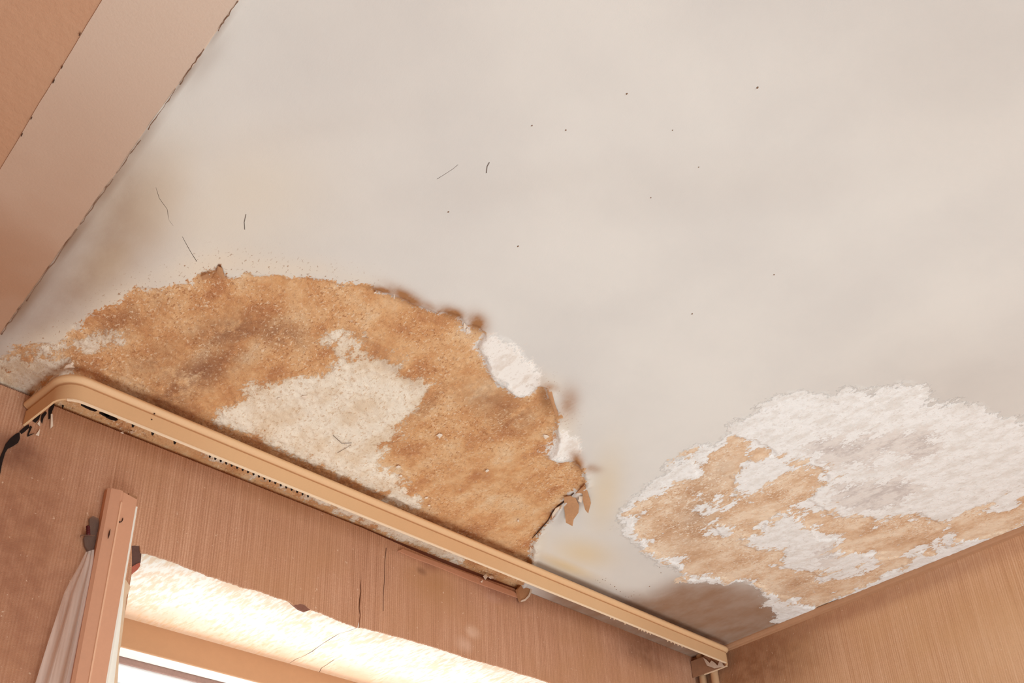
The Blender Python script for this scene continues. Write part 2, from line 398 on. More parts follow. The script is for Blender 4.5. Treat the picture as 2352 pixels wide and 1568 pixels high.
at['dirt_shade'] = gauss([(500,75,70,7,-54,.5),(420,185,90,8,-54,.75),(330,315,90,14,-54,.55),(250,430,100,12,-54,.75),(160,555,110,16,-54,.9),(60,690,140,22,-54,1),(470,140,80,26,-54,.3),(1640,1410,170,60,-5,.35),(2200,900,250,120,0,.12),(2250,150,420,300,0,.12),(1700,420,500,80,-5,.07),(700,300,260,40,-10,.06),(1250,420,350,50,-8,.06)])  # joint dirt and painted shade along the left edge, corner and right side
def soft(pl, a, b, w): t = np.clip((sdf(pl) - a) / (b - a), 0, 1); return (w * t * t * (3 - 2 * t)).astype(np.float32)
D1 = polyp([(1260,1335),(1330,1345),(1400,1372),(1490,1372),(1560,1338),(1640,1335),(1730,1350),(1800,1395),(1870,1410),(1700,1500),(1590,1540),(1240,1400)])
D2 = polyp([(-160,980),(-60,850),(0,770),(120,610),(235,450),(300,360),(330,420),(330,520),(285,640),(250,715),(150,790),(0,860)])
at['corner_shade'] = np.maximum(soft(D1, -.060, .045, .92), soft(D2, -.085, .06, .72))  # shade of the right and left ceiling corners, painted as brown
at['fl'] = gauss([(480,610,190,40,-12,1),(620,610,200,34,5,.9),(280,690,120,40,-30,.9),(800,640,120,24,10,.5),(1260,880,50,30,20,.5),(1300,980,40,50,0,.7),(130,780,120,40,-20,.9)])
VX, VY = np.meshgrid(xs, ys); VX = VX.ravel(); VY = VY.ravel()
full = {k: up(v) for k, v in at.items()}
nz = fbm(VX, VY, 70, 3, 4) - .5
mA = np.clip((full['sA'] + nz * .014) / .003 + .5, 0, 1); mW = np.clip((full['sW'] + nz * .02) / .004 + .5, 0, 1)
mB = np.clip((full['sB'] + nz * .02) / .004 + .5, 0, 1); mT = np.clip((full['sT'] + nz * .016) / .003 + .5, 0, 1)
mE = np.clip((full['sE'] + nz * .016) / .004 + .5, 0, 1)
rough = fbm(VX, VY, 130, 9, 4) - .5; wav = fbm(VX, VY, 5, 21, 3) - .5
relief = .0030 * mA - .0016 * mA * mW + .0016 * mT - .0012 * mB * (1 - mT) - .0016 * mE + rough * (.0028 * np.maximum(mA, .5 * mB) + .0002) + wav * .0025
lip = np.exp(-((full['sA'] + .004) / .007) ** 2) * np.clip((VX - .75) / .25, 0, 1)     # loose, drooping paint edge
relief -= lip * (.0025 + .004 * np.clip(nz * 2 + .4, 0, 1))
VZ = H + CZ + relief
for yw in (1.312,): VZ = np.where(VY > yw - .002, H + CZ, VZ)

def ceil_material():
    n = NT('stained_peeling_ceiling', .92, .15); p = n.coord()
    A = n.attr
    st = n.mapv(p, scale=(1.0, .55, 1), rot=(0, 0, .12))
    n1 = n.noise(st, 42, 8, .68); n2 = n.noise(st, 280, 5, .65); n3 = n.noise(p, 620, 3, .6); n0 = n.noise(p, 4, 4, .5); nb = n.noise(st, 20, 6, .62)
    n2b = n.noise(n.mapv(st, loc=(3, 7, 0)), 300, 5, .62)
    pat = n.step(n.noise(p, 11, 4, .6), .36, .64, .25, 1.0)
    def spk(v, lo, hi, f): return n.math('MULTIPLY', n.step(v, lo, hi, 0, f), pat)
    def mask(name, a1, a2, e, off=0.0, a0=0.0):
        d = n.math('ADD', A(name), n.math('MULTIPLY', n.math('SUBTRACT', n1, .5), a1))
        if a0: d = n.math('ADD', d, n.math('MULTIPLY', n.math('SUBTRACT', nb, .5), a0))
        d = n.math('ADD', d, n.math('MULTIPLY', n.math('SUBTRACT', n2, .5), a2))
        return n.step(d, -e + off, e + off)
    mA = mask('sA', .055, .034, .0014); mW = mask('sW', .120, .060, .006, 0.0, .07); mE = mask('sE', .060, .060, .004)
    mB = mask('sB', .090, .030, .0025, 0.0, .06); mT = mask('sT', .130, .045, .0025, .001, .20); mG = mask('sG', .170, .110, .008, 0.0, .10)
    # sound paint
    paint = n.mix(n.step(n0, .3, .7), S(214, 209, 204), S(223, 218, 212))
    paint = n.mix(n.math('MULTIPLY', A('yl'), .75), paint, S(222, 196, 150))
    paint = n.mix(n.math('MULTIPLY', A('dirt_shade'), .9), paint, S(134, 102, 78))
    paint = n.mix(n.math('MULTIPLY', A('corner_shade'), n.step(nb, .25, .7, .80, 1.05), clamp=True), paint, S(152, 116, 90))
    spots = n.step(n2b, .70, .76); paint = n.mix(n.math('MULTIPLY', spots, .10), paint, S(240, 232, 224))
    # flaking rim just outside the bare patch
    rim = n.math('MULTIPLY', A('fl'), n.step(A('sA'), -.075, -.005))
    paint = n.mix(n.math('MULTIPLY', rim, .7), paint, S(232, 216, 194))
    fdark = n.math('MULTIPLY', n.math('MULTIPLY', rim, 1.4, clamp=True), n.step(n2, .60, .66))
    paint = n.mix(n.math('MULTIPLY', fdark, .85), paint, S(150, 104, 66))
    # bare orange plaster
    pl = n.ramp(nb, [(.34, S(190, 132, 90)), (.46, S(212, 158, 110)), (.56, S(224, 178, 132)), (.68, S(230, 196, 158))])
    pl = n.mix(n.step(n1, .52, .72, 0, .55), pl, S(222, 166, 112))
    dkm = n.math('MULTIPLY', A('dk'), n.step(n1, .30, .56))
    pl = n.mix(n.math('MULTIPLY', dkm, 1.0, clamp=True), pl, S(148, 100, 72))
    pl = n.mix(spk(n2, .545, .62, .7), pl, S(158, 100, 60))
    pl = n.mix(spk(n2b, .56, .63, .7), pl, S(238, 212, 182))
    pl = n.mix(spk(n3, .56, .68, .4), pl, S(150, 98, 62)); pl = n.mix(spk(n3, .44, .32, .35), pl, S(242, 210, 174))
    # limewash left on the plaster
    wc = n.mix(n.step(nb, .38, .60), S(230, 208, 182), S(243, 230, 212)); wc = n.mix(n.step(n2, .55, .63, 0, .6), wc, S(200, 162, 124))
    wc = n.mix(n.step(n1, .60, .70, 0, .45), wc, S(216, 190, 164))
    wc = n.mix(n.math('MULTIPLY', dkm, .7), wc, S(172, 134, 102))
    pl = n.mix(mW, pl, wc)
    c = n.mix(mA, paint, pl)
    # second patch: white crust, tan ground
    bw = n.mix(n.step(n1, .44, .62), S(242, 240, 238), S(230, 225, 220)); bw = n.mix(n.step(n2, .57, .64, 0, .45), bw, S(204, 192, 182))
    tn = n.ramp(nb, [(.36, S(204, 164, 130)), (.48, S(222, 188, 156)), (.60, S(236, 212, 186))])
    tn = n.mix(n.math('MULTIPLY', dkm, .9, clamp=True), tn, S(174, 136, 108)); tn = n.mix(spk(n2, .55, .63, .6), tn, S(180, 128, 86))
    tn = n.mix(spk(n2b, .54, .61, .8), tn, S(242, 230, 214))
    bw = n.mix(n.math('MULTIPLY', mG, .85), bw, n.mix(n.step(n1, .40, .58), S(198, 186, 180), S(230, 222, 216)))
    bb = n.mix(mT, bw, tn)
    c = n.mix(mB, c, bb)
    ec = n.mix(n.step(n1, .50, .66, 0, .6), S(242, 236, 230), S(216, 200, 186)); ec = n.mix(spk(n2, .56, .66, .5), ec, S(190, 168, 150)); c = n.mix(mE, c, ec)
    smk = n.math('MULTIPLY', A('sm'), n.step(n1, .2, .6, .55, 1.0)); c = n.mix(n.math('MULTIPLY', smk, 1.35, clamp=True), c, S(164, 116, 78))
    n.color(c)
    inA = n.math('MAXIMUM', mA, n.math('MULTIPLY', mB, .6))
    h = n.math('MULTIPLY', n.math('SUBTRACT', 1.0, mA), 1.0)
    h = n.math('ADD', h, n.math('MULTIPLY', n.math('MULTIPLY', mA, mW), .5))
    h = n.math('ADD', h, n.math('MULTIPLY', n.math('MULTIPLY', mB, n.math('SUBTRACT', 1.0, mT)), .5))
    h = n.math('ADD', h, n.math('MULTIPLY', n2, n.math('MULTIPLY_ADD', inA, 1.5, .16)))
    h = n.math('ADD', h, n.math('MULTIPLY', n3, n.math('MULTIPLY_ADD', inA, .35, .10)))
    h = n.math('ADD', h, n.math('MULTIPLY', spots, .12))
    n.bump(h, .55, .0018)
    return n.m
M_CEIL = ceil_material()

idx = np.arange(NX * NY).reshape(NY, NX)
quads = np.stack([idx[:-1, :-1], idx[1:, :-1], idx[1:, 1:], idx[:-1, 1:]], -1).reshape(-1, 4)      # faces look down
qn = np.array([(full['sA'] + nz * .014)[quads].mean(1), (full['sB'] + nz * .02)[quads].mean(1)])
which = np.where(qn[0] > 0, 1, np.where(qn[1] > 0, 2, 0))
# normals of the whole sheet, so the pieces meet without a seam
Zg = VZ.reshape(NY, NX); gy_, gx_ = np.gradient(Zg, STEP); NRM = np.stack([gx_, gy_, -np.ones_like(Zg)], -1).reshape(-1, 3)
NRM /= np.linalg.norm(NRM, axis=1)[:, None]
def sheet(name, sel, extra=None):
    q = quads[sel]; used = np.unique(q); remap = np.zeros(NX * NY, np.int64); remap[used] = np.arange(len(used))
    co = np.stack([VX[used], VY[used], VZ[used]], 1); fq = remap[q]; nr = NRM[used]; nx = 0
    if extra is not None:
        ev, ef = extra; base = len(co); nx = len(ev)
        co = np.concatenate([co, np.array(ev)]); fq = np.concatenate([fq, np.array(ef) + base])
        nr = np.concatenate([nr, np.tile([0, 0, -1.0], (nx, 1))])
    me = bpy.data.meshes.new(name); nf = len(fq)
    me.vertices.add(len(co)); me.vertices.foreach_set('co', co.astype(np.float32).ravel())
    me.loops.add(nf * 4); me.loops.foreach_set('vertex_index', fq.astype(np.int32).ravel())
    me.polygons.add(nf); me.polygons.foreach_set('loop_start', np.arange(0, nf * 4, 4, dtype=np.int32))
    me.polygons.foreach_set('use_smooth', np.ones(nf, bool))
    me.update(calc_edges=True)
    for k, v in full.items():
        a = me.attributes.new(k, 'FLOAT', 'POINT'); dv = -1.0 if k[0] == 's' and k != 'sm' else 0.0
        a.data.foreach_set('value', np.concatenate([v[used], np.full(nx, dv, np.float32)]).astype(np.float32))
    me.normals_split_custom_set_from_vertices(nr.astype(np.float32))
    me.materials.append(M_CEIL)
    o = bpy.data.objects.new(name, me); col.objects.link(o); return o
zc = H + CZ
ev = [(X0, -2.4, zc), (X1, -2.4, zc), (X1, Y0, zc), (X0, Y0, zc),
      (-1.25, -2.4, zc + .06), (X1, -2.4, zc + .06), (X1, 1.325, zc + .06), (-1.25, 1.325, zc + .06)]
ceiling = sheet('ceiling', which == 0, (ev, [(0, 3, 2, 1), (4, 7, 6, 5)])); tag(ceiling, kind='structure')
pa = sheet('bare_plaster_patch', which == 1); pa.parent = ceiling; pa['label'] = 'large orange bare plaster patch with cream limewash'
pb = sheet('bare_plaster_patch', which == 2); pb.parent = ceiling; pb['label'] = 'white crusted patch with tan plaster showing through'

def wire(name, pts, r, mat, parent, n=5, closed_ends=True):
    pts = [np.array(q, float) for q in pts]; verts = []; faces = []
    for i, q in enumerate(pts):
        d = (pts[min(i + 1, len(pts) - 1)] - pts[max(i - 1, 0)]); d /= np.linalg.norm(d) + 1e-12
        u = np.cross(d, [.21, .33, .92]); u /= np.linalg.norm(u); w = np.cross(d, u)
        rr = r[i] if isinstance(r, (list, tuple)) else r
        for k in range(n):
            t = 2 * math.pi * k / n; verts.append(q + rr * (math.cos(t) * u + math.sin(t) * w))
    for i in range(len(pts) - 1):
        for k in range(n): faces.append((i * n + k, i * n + (k + 1) % n, (i + 1) * n + (k + 1) % n, (i + 1) * n + k))
    faces += [tuple(reversed(range(n))), tuple((len(pts) - 1) * n + k for k in range(n))]
    return link(name, verts, faces, mat, parent, True)
# hairline cracks and stray fibres
def cline(pts, z=H - .0002): return [W(onz(x, y, z)) for x, y in pts]
for nm, pts, r, m in [('hairline_crack', [(358,430),(366,455),(384,480),(388,505),(398,518)], .0003, M_CRACK),
                      ('hairline_crack', [(419,543),(428,560),(438,578),(452,600)], .0004, M_CRACK),
                      ('hairline_crack', [(565,492),(561,510),(562,527)], .0003, M_CRACK),
                      ('fibre', [(1124,373),(1119,382),(1117,397)], .0005, M_HAIR), ('fibre', [(1004,411),(1020,401),(1040,388),(1052,378)], .00025, M_HAIR),
                      ('fibre', [(765,1000),(785,1018),(808,1017)], .0004, M_HAIR), ('fibre', [(775,1040),(792,1030),(806,1022)], .0003, M_HAIR)]:
    wire(nm, cline(pts), r, m, ceiling)
# dark mould dots by the rail, one object
mv, mf = [], []
for (x, y, r) in [(1384,1331,1.6),(1390,1334,2.2),(1373,1333,1.5),(1392,1328,1.3),(1368,1332,1.2),(1378,1338,1),(1402,1342,1.6),(1412,1347.5,2.6),(1416,1354,2.4),(1425,1359,2.8),
                  (1492,1347,2.8),(1437,1370,1.8),(1444,1371,2.4),(1450,1369,3),(1456,1366,1.6),(1470,1366.5,1.5),(1518,1316,2),(1515,1304,1.2),(1456,1358,1),(1525,1388,1.2),
                  (1740,203,2),(1440,217,1.6),(1495,455,1.6),(1300,300,1.4),(1222,290,1.4),(1030,488,1.8),(1190,567,2),(1590,722,1.6),(1778,632,1.6),(1545,300,1.2),(1605,385,1.4)]:
    c0 = onz(x, y, H - .0012); rr = r * .00055; b = len(mv)
    for k in range(8):
        t = k * math.pi / 4; q = rr * random.uniform(.7, 1.2); mv.append((c0[0] + q * math.cos(t), c0[1] + q * math.sin(t) * 1.3, c0[2] + CZ + .0012))
    mv.append((c0[0], c0[1], c0[2] + CZ - .0004)); mf += [(b + k, b + (k + 1) % 8, b + 8) for k in range(8)]
tag(link('mould_spots', mv, mf, plain('mould', S(150, 118, 94), .95, .2, 300, 0), ceiling), kind='stuff')

# loose flakes of paint hanging from the edge of the big patch
def flake(px, mat, z0, droop, seed, name='paint_flake', th=.0012, parent=None):
    """a thin curled chip: outline in the picture's frame laid on a level plane, drooping away from its first point"""
    pts = [onz(x, y, z0) for x, y in px]; c = sum(pts) / len(pts); root = pts[0]
    L = max(np.linalg.norm(q - root) for q in pts)
    ring = []
    for q in pts: d = np.linalg.norm(q - root) / L; ring.append(np.array([q[0], q[1], q[2] - droop * d * d]))
    inner = [(c + (q - c) * .5) for q in pts]; ring2 = []
    for q in inner: d = np.linalg.norm(q - root) / L; ring2.append(np.array([q[0], q[1], q[2] - droop * d * d - .0008]))
    dc = np.linalg.norm(c - root) / L; cc = np.array([c[0], c[1], c[2] - droop * dc * dc - .001])
    k = len(pts); up_ = np.array([0, 0, th]); V = ring + ring2 + [cc] + [q + up_ for q in ring] + [q + up_ for q in ring2] + [cc + up_]
    Fc = []
    for i in range(k):
        j = (i + 1) % k; o2 = 2 * k + 1
        Fc += [(i, j, k + j, k + i), (k + i, k + j, 2 * k), (o2 + j, o2 + i, o2 + k + i, o2 + k + j), (o2 + k + j, o2 + k + i, o2 + 2 * k), (i, o2 + i, o2 + j, j)]
    return link(name, [W(q) for q in V], Fc, mat, parent or ceiling, False)
flake([(1296,1142),(1310,1139),(1322,1143),(1330,1158),(1328,1172),(1317,1184),(1314,1195),(1299,1190),(1296,1165)], M_FLAKE, H - .003, .012, 1)
flake([(1338,1118),(1343,1112),(1350,1130),(1357,1150),(1350,1168),(1343,1162),(1338,1145)], M_FLAKE, H - .003, .010, 2)
flake([(1320,1135),(1340,1112),(1346,1118),(1340,1132),(1322,1138)], M_FLAKE, H - .002, .004, 3)
flake([(1330,1140),(1340,1138),(1335,1150),(1328,1148)], M_FLAKEW, H - .002, .004, 3)
flake([(145,848),(152,838),(160,834),(166,828),(170,832),(165,840),(172,842),(158,844)], M_FLAKEW, H - .006, .003, 4)
flake([(112,874),(118,868),(130,858),(138,855),(134,862),(124,870),(114,878)], M_FLAKEW, H - .004, .003, 4)
flake([(66,917),(74,908),(84,896),(90,886),(86,904),(76,914)], M_FLAKEW, H - .003, .003, 4)
flake([(1256,888),(1268,900),(1274,925),(1282,945),(1276,952),(1266,925),(1258,905)], M_FLAKE, H - .002, .005, 5)
flake([(500,612),(510,616),(518,636),(508,634),(498,626)], M_FLAKE, H - .002, .004, 5)
flake([(462,634),(474,628),(486,632),(474,640),(464,642)], M_FLAKE, H - .002, .003, 5)
flake([(1268,1180),(1276,1166),(1285,1158),(1284,1168),(1275,1182),(1268,1190)], M_FLAKEW, H - .002, .004, 5)
for (x, y, a, b, t) in [(1226,1246,7,14,.2),(1234,1262,4,16,.5),(1222,1276,5,10,-.2),(1244,1222,6,10,.5),(1229,1286,7,6,.3),(1219,1262,4,9,.3),(1232,1240,6,5,.3),(1238,1256,5,8,.4),(1226,1290,4,5,0),(1236,1228,7,6,.2),(1249,1215,5,6,.3),(1217,1280,3,8,.1),(985,1160,4,3,0),(862,672,5,3,.3),(905,680,2,8,0),(1066,748,5,10,.3),(1073,757,4,8,0),
                        (930,1130,8,5,.4),(915,1072,8,6,.2),(920,1092,5,4,.2),(980,1142,6,4,0),(1010,1000,10,7,0),(1190,1195,4,4,0),(700,910,9,5,.2),(640,915,6,4,0),(1255,1002,10,8,.3),(1120,1080,7,5,.4)]:
    q = [(x + a * .75 * math.cos(u + t) * random.uniform(.5, 1.3), y + b * .75 * math.sin(u + t) * random.uniform(.5, 1.3)) for u in (0, .9, 1.8, 2.7, 3.6, 4.5, 5.4)]
    flake(q, M_FLAKEW, H + .0012, .0012, 6, th=.0006)
wire('hairline_crack', [W(onz(x, y, H - .0015)) for x, y in [(1222,1236),(1240,1216),(1258,1196),(1270,1174),(1284,1160),(1300,1148),(1318,1132)]], [.0006, .0012, .0008, .0012, .0018, .0012, .0008], M_CRACK, ceiling)

# ------------------------------------------------------------------ left: two bands running towards the window wall
BZ = .910
xa = .2338 * BZ / H; xb = .1372 * BZ / H
def edge_strip(name, xl, xr, z0, z1, mat, jl, jr):
    """underside strip with uneven edges; z0 underside, z1 top"""
    N = 240; vs = []; fs = []
    yy = np.linspace(-2.4, 1.33, N)
    for i, y in enumerate(yy):
        a = xl + jl * (fbm(np.array([y]), np.array([.3]), 14, 40, 4)[0] - .5); b = xr + jr * (fbm(np.array([y]), np.array([.7]), 14, 50, 4)[0] - .5)
        vs += [(a, y, z0 + CZ), (b - .0015, y, z0 + CZ), (b, y, z0 + .0015 + CZ), (b, y, z1 + CZ), (a, y, z1 + CZ)]
    for i in range(N - 1):
        for k in range(5): a, b = i * 5 + k, i * 5 + (k + 1) % 5; fs.append((a, a + 5, b + 5, b))
    fs += [(0, 1, 2, 3, 4), tuple((N - 1) * 5 + k for k in (4, 3, 2, 1, 0))]
    o = link(name, vs, fs, mat)
    import bmesh
    bm = bmesh.new(); bm.from_mesh(o.data); bmesh.ops.recalc_face_normals(bm, faces=bm.faces); bm.to_mesh(o.data); bm.free()
    return o
tag(edge_strip('trim_1', xb - .0002, xa, BZ, H + .01, M_BAND, .0030, .0035), kind='structure')
tag(edge_strip('trim_2', -1.2, xb + .006, BZ + .0009, H + .012, M_PANEL, 0, 0), kind='structure')
seam = bpy.data.objects['trim_1']
for (x, y, a) in [(183,79,6),(142,155,5),(123,187,7),(72,272,5),(50,310,6)]:                 # gaps where filler fell out of the seam
    a *= .6; px = [(x + a * .5, y - a), (x + a * .5, y - a * .3), (x - a * .1, y + a * .9), (x - a * .7, y + a * 1.1), (x - a * .3, y)]
    pts = [onz(u, v, BZ - .0012) for u, v in px]
    slab('seam_gap', [[(q[0], q[1]) for q in pts]], lambda q: (q[0], q[1], BZ - .0012 + CZ), (0, 0, .001), M_CRACK, seam)

def jl(a, b, k, amp):
    return [(a[0] + (b[0] - a[0]) * t + random.uniform(-amp, amp), a[1] + (b[1] - a[1]) * t + random.uniform(-amp, amp)) for t in np.linspace(0, 1, k)]
M_CRACK2 = plain('dusty_joint_crack', S(142, 112, 92), .95, .2, 300, 0)
for a, b, r in [((545,4),(500,70),.0008),((470,112),(412,194),.0010),((404,205),(340,296),.0008),((322,322),(268,398),.0009),((258,412),(184,516),.0010),((176,528),(60,690),.0013),((52,700),(2,768),.0016)]:
    pts = jl(a, b, 12, 1.6); wire('joint_crack', cline(pts, BZ - .0004), [r * random.uniform(.25, .75) for _ in pts], M_CRACK2, seam)
# ------------------------------------------------------------------ walls
YW = 1.312; XR = 1.871
SOF = .762
# bottom edge of the wallpaper above the window: chipped, with the hole at its left end and the crack
edge_px = [(302,1320),(303,1300),(303,1275),(302,1252),(310,1251),(321,1252),(322,1262),(323,1268),(340,1270),(362,1277),(380,1283),(405,1291),(430,1303),(455,1311),(480,1322),(500,1327),(520,1335),(540,1341),(560,1349),(580,1352),(600,1357),
           (620,1365),(636,1371),(658,1377),(668,1382),(676,1388),(690,1386),(700,1387),(706,1392),(714,1398),(722,1401),(740,1407),(760,1416),(780,1425),(800,1432),(815,1437)]
crack_up = [(821,1441),(824.6,1425),(826,1412),(824,1396),(825,1376),(827.5,1358),(826.6,1345),(829,1328),(828.3,1310)]
crack_dn = [(829.6,1328),(829,1345),(829.8,1358),(828,1376),(826.6,1396),(828.6,1412),(827,1425),(826,1441)]
edge2_px = [(832,1440),(845,1443),(860,1447),(880,1452),(900,1458),(930,1465),(960,1474),(990,1482),(1020,1492),(1050,1502),(1080,1512),(1110,1520),(1140,1528),(1170,1537),(1200,1548),(1230,1555),(1260,1566),(1300,1580),(1340,1593),(1420,1620),(1520,1652)]
def wp(px, y=YW - .004): q = ony(px[0], px[1], y); return (float(q[0]), float(q[2]))
def jag(pts, amp):
    out = []
    for a, b in zip(pts, pts[1:]):
        a = np.array(a); b = np.array(b); k = max(2, int(np.linalg.norm(b - a) / .0025))
        for i in range(k):
            q = a + (b - a) * i / k; out.append((float(q[0]) , float(q[1] + random.uniform(-amp, amp))))
    return out + [tuple(pts[-1])]
lower = [wp(q) for q in edge_px]; hole = [wp(q) for q in crack_up + crack_dn]; lower2 = [wp(q) for q in edge2_px]
opening = [(lower[0][0], -.6)] + lower[:8] + jag(lower[7:], .0007)[1:] + hole + jag(lower2, .0007) + [(1.56, -.6)]
# top edge of the paper, frayed
top = []
x = XR
while x > .24:
    base = .9465
    if .9 < x < 1.30: base -= .007 * math.sin((x - .9) / .4 * math.pi)
    elif x > 1.30: base = .9495
    teeth = .0007 if x < .95 else .0002
    top += [(x, base + teeth), (x - .00125, base - teeth)]; x -= .0025
outer = [(-1.2, -CZ), (XR, -CZ)] + top + [(.24, .9497), (-1.2, .9497)]
wall_b = slab('wall_back', [outer, opening], lambda q: (q[0], YW - .004, q[1] + CZ), (0, .0035, 0), M_WALLB); tag(wall_b, kind='structure')
core_open = [(.472, -.62), (.472, .775), (1.575, .775), (1.575, -.62)]
core = slab('plaster_core', [[(-1.2, -CZ), (XR + .02, -CZ), (XR + .02, H + .02), (-1.2, H + .02)], core_open], lambda q: (q[0], YW, q[1] + CZ), (0, .23, 0), M_CORE, wall_b)
# broken hole beside the batten: brick at the bottom, dark plate above painting the hollow's shade
M_HOLLOW = plain('dark_hollow_shade', S(112, 82, 74), .95, .3, 150, .7)
def hollow(name, px, y, mat, th):
    q = [ony(a, b, y) for a, b in px]
    return slab(name, [[(v[0], v[2]) for v in q]], lambda v: (v[0], y, v[1] + CZ), (0, th, 0), mat, wall_b)
hollow('hollow_shade', [(292,1318),(296,1262),(301,1250),(323,1250),(325,1270),(323,1292),(313,1296),(303,1302),(298,1312)], YW - .0012, M_HOLLOW, .02)
hollow('brick', [(286,1312),(296,1308),(303,1301),(313,1295),(322,1291),(322,1299),(316,1308),(306,1313),(298,1320),(292,1330),(288,1326),(285,1318)], YW - .0025, M_BRICK, .02)
hollow('chipped_plaster', [(662,1377),(676,1381),(690,1386),(700,1386),(708,1394),(714,1399),(700,1404),(686,1398),(676,1390)], YW - .0015, plain('brown_chip', S(150, 104, 88), .9, .25, 200, .6), .004)
# pieces of torn paper along the top edge
def wallbit(name, px, y, th, mat, parent=wall_b):
    q = [ony(a, b, y) for a, b in px]
    return slab(name, [[(v[0], v[2]) for v in q]], lambda v: (v[0], y, v[1] + CZ), (0, th, 0), mat, parent)
M_PAPER = plain('torn_wallpaper_edge', S(204, 146, 114), .85, .12, 160, .4)
wallbit('torn_paper_strip', [(925,1260),(985,1283),(1050,1308),(1120,1334),(1180,1358),(1192,1366),(1190,1372),(1140,1354),(1080,1332),(1010,1302),(950,1280),(915,1264)], YW - .0075, .003, M_PAPER)
wallbit('plaster_chunk', [(1206,1330),(1214,1334),(1222,1337),(1221,1349),(1219,1358),(1215,1368),(1206,1378),(1199,1380),(1196,1374),(1192,1361),(1190,1352),(1198,1342)], YW - .016, .008, M_FLAKE)
wallbit('plaster_chunk', [(1222,1337),(1224,1342),(1221,1359),(1217,1369),(1207,1379),(1199,1381),(1198,1378),(1206,1375),(1214,1366),(1218,1356),(1219,1346)], YW - .018, .003, M_FLAKEW)
for pts in ([(1111,1322),(1116,1318),(1121,1324),(1116,1330)], [(1123,1324),(1130,1321),(1135,1327),(1128,1328)], [(1105,1334),(1110,1331),(1108,1337)], [(1050,1286),(1058,1288),(1062,1292),(1054,1294)], [(940,1244),(943,1241),(945,1248),(941,1249)],
            [(300,990),(304,988),(308,992),(303,995)], [(278,992),(283,990),(284,995)], [(1299,1374),(1301,1373),(1303,1384),(1298,1384)]):
    wallbit('paint_crumb', pts, YW - .012, .002, M_FLAKEW)
# black gaps in the corner behind the left end of the rail
for pts in ([(9,1030),(14,1018),(24,1006),(36,996),(45,992),(46,1006),(42,1016),(30,1024),(18,1030),(12,1040),(6,1060),(0,1090),(-4,1060)],
            [(45,990),(56,980),(66,974),(68,981),(58,990),(50,996)], [(75,966),(84,954),(94,950),(90,962),(82,970)], [(96,952),(104,944),(108,948),(100,960),(97,972),(94,965)],
            [(70,977),(74,980),(66,998),(80,994),(64,1002),(63,998)], [(112,940),(118,930),(124,924),(126,930),(120,944),(116,960),(112,962)], [(130,918),(138,910),(147,910),(146,918),(148,930),(144,938),(142,926),(134,924)]):
    wallbit('dark_gap', pts, YW - .0055, .001, M_DARK)
for pts in ([(136,920),(142,916),(146,922),(140,930)], [(117,950),(121,950),(122,978),(116,984)], [(86,972),(92,964),(92,978)], [(88,990),(92,984),(90,1000),(82,998)]):
    wallbit('paint_crumb', pts, YW - .007, .0012, M_FLAKEW)
# wallpaper joint
wire('paper_joint', [W(ony(x, y, YW - .0041)) for x, y in [(887,1258),(884,1290),(883,1330),(880,1370),(880,1403)]], .0006, M_WIRE, wall_b)

wall_r = box('wall_right', (XR, -2.4, 0), (XR + .1, YW + .004, H + CZ + .06), M_WALLR); tag(wall_r, kind='structure')
tag(box('wall_left', (-1.3, -2.4, 0), (-1.2, YW + .004, H + CZ + .06), M_WALLR), kind='structure')
tag(box('floor', (-1.3, -2.4, -.1), (XR + .1, YW + .004, 0), M_FLOOR), kind='structure')
# thin moulding between ceiling and right wall
prof = [(0, H), (.011, H), (.0105, H - .003), (.008, H - .007), (.005, H - .0095), (.004, H - .0120), (.0, H - .0128)]
vs = []; fs = []
for y in (-2.39, 1.31):
    for a, z in prof: vs.append((XR - a, y, z + CZ))
m = len(prof)
for j in range(m): fs.append((j, (j + 1) % m, m + (j + 1) % m, m + j))
fs += [tuple(range(m)), tuple(reversed(range(m, 2 * m)))]
tr = link('trim_3', vs, fs, M_TRIMR); tag(tr, kind='structure')

# ------------------------------------------------------------------ window recess
win = empty('window_1', (1.0, 1.45, SOF + CZ)); tag(win, kind='structure')
YB = 1.540
# whitewashed soffit, cut along its crack
sofc = [onz(x, y, SOF) for x, y in [(824,1443),(800,1449),(780,1454),(760,1466),(742,1477),(716,1496),(696,1507),(680,1513),(668,1521)]]
ca = [(float(q[0]), float(q[1])) for q in sofc]; ca[0] = (ca[0][0], YW - .0005); ca[-1] = (ca[-1][0], YB)
wid = [.0002, .0006, .0003, .0010, .0005, .0010, .0003, .0007, .0003]
crl = [(x - w, y) for (x, y), w in zip(ca, wid)]; crr = [(x + w, y) for (x, y), w in zip(ca, wid)]
slab('soffit', [[(.473, YW - .0005)] + crl + [(.473, YB)]], lambda q: (q[0], q[1], SOF + CZ), (0, 0, .013), M_SOFF, win)
sb = [onz(x, y, SOF) for x, y in [(732,1544),(738,1534),(752,1525),(765,1516),(771,1513)]]
slab('soffit', [crr[:] + [(float(sb[0][0]) - .0006, YB)] + [(float(q[0]) - .0006, float(q[1])) for q in sb[1:]] + [(float(q[0]) + .0006, float(q[1])) for q in sb[-2:0:-1]] + [(float(sb[0][0]) + .0006, YB), (1.574, YB), (1.574, YW - .0005)]],
     lambda q: (q[0], q[1], SOF + CZ), (0, 0, .013), M_SOFF, win)
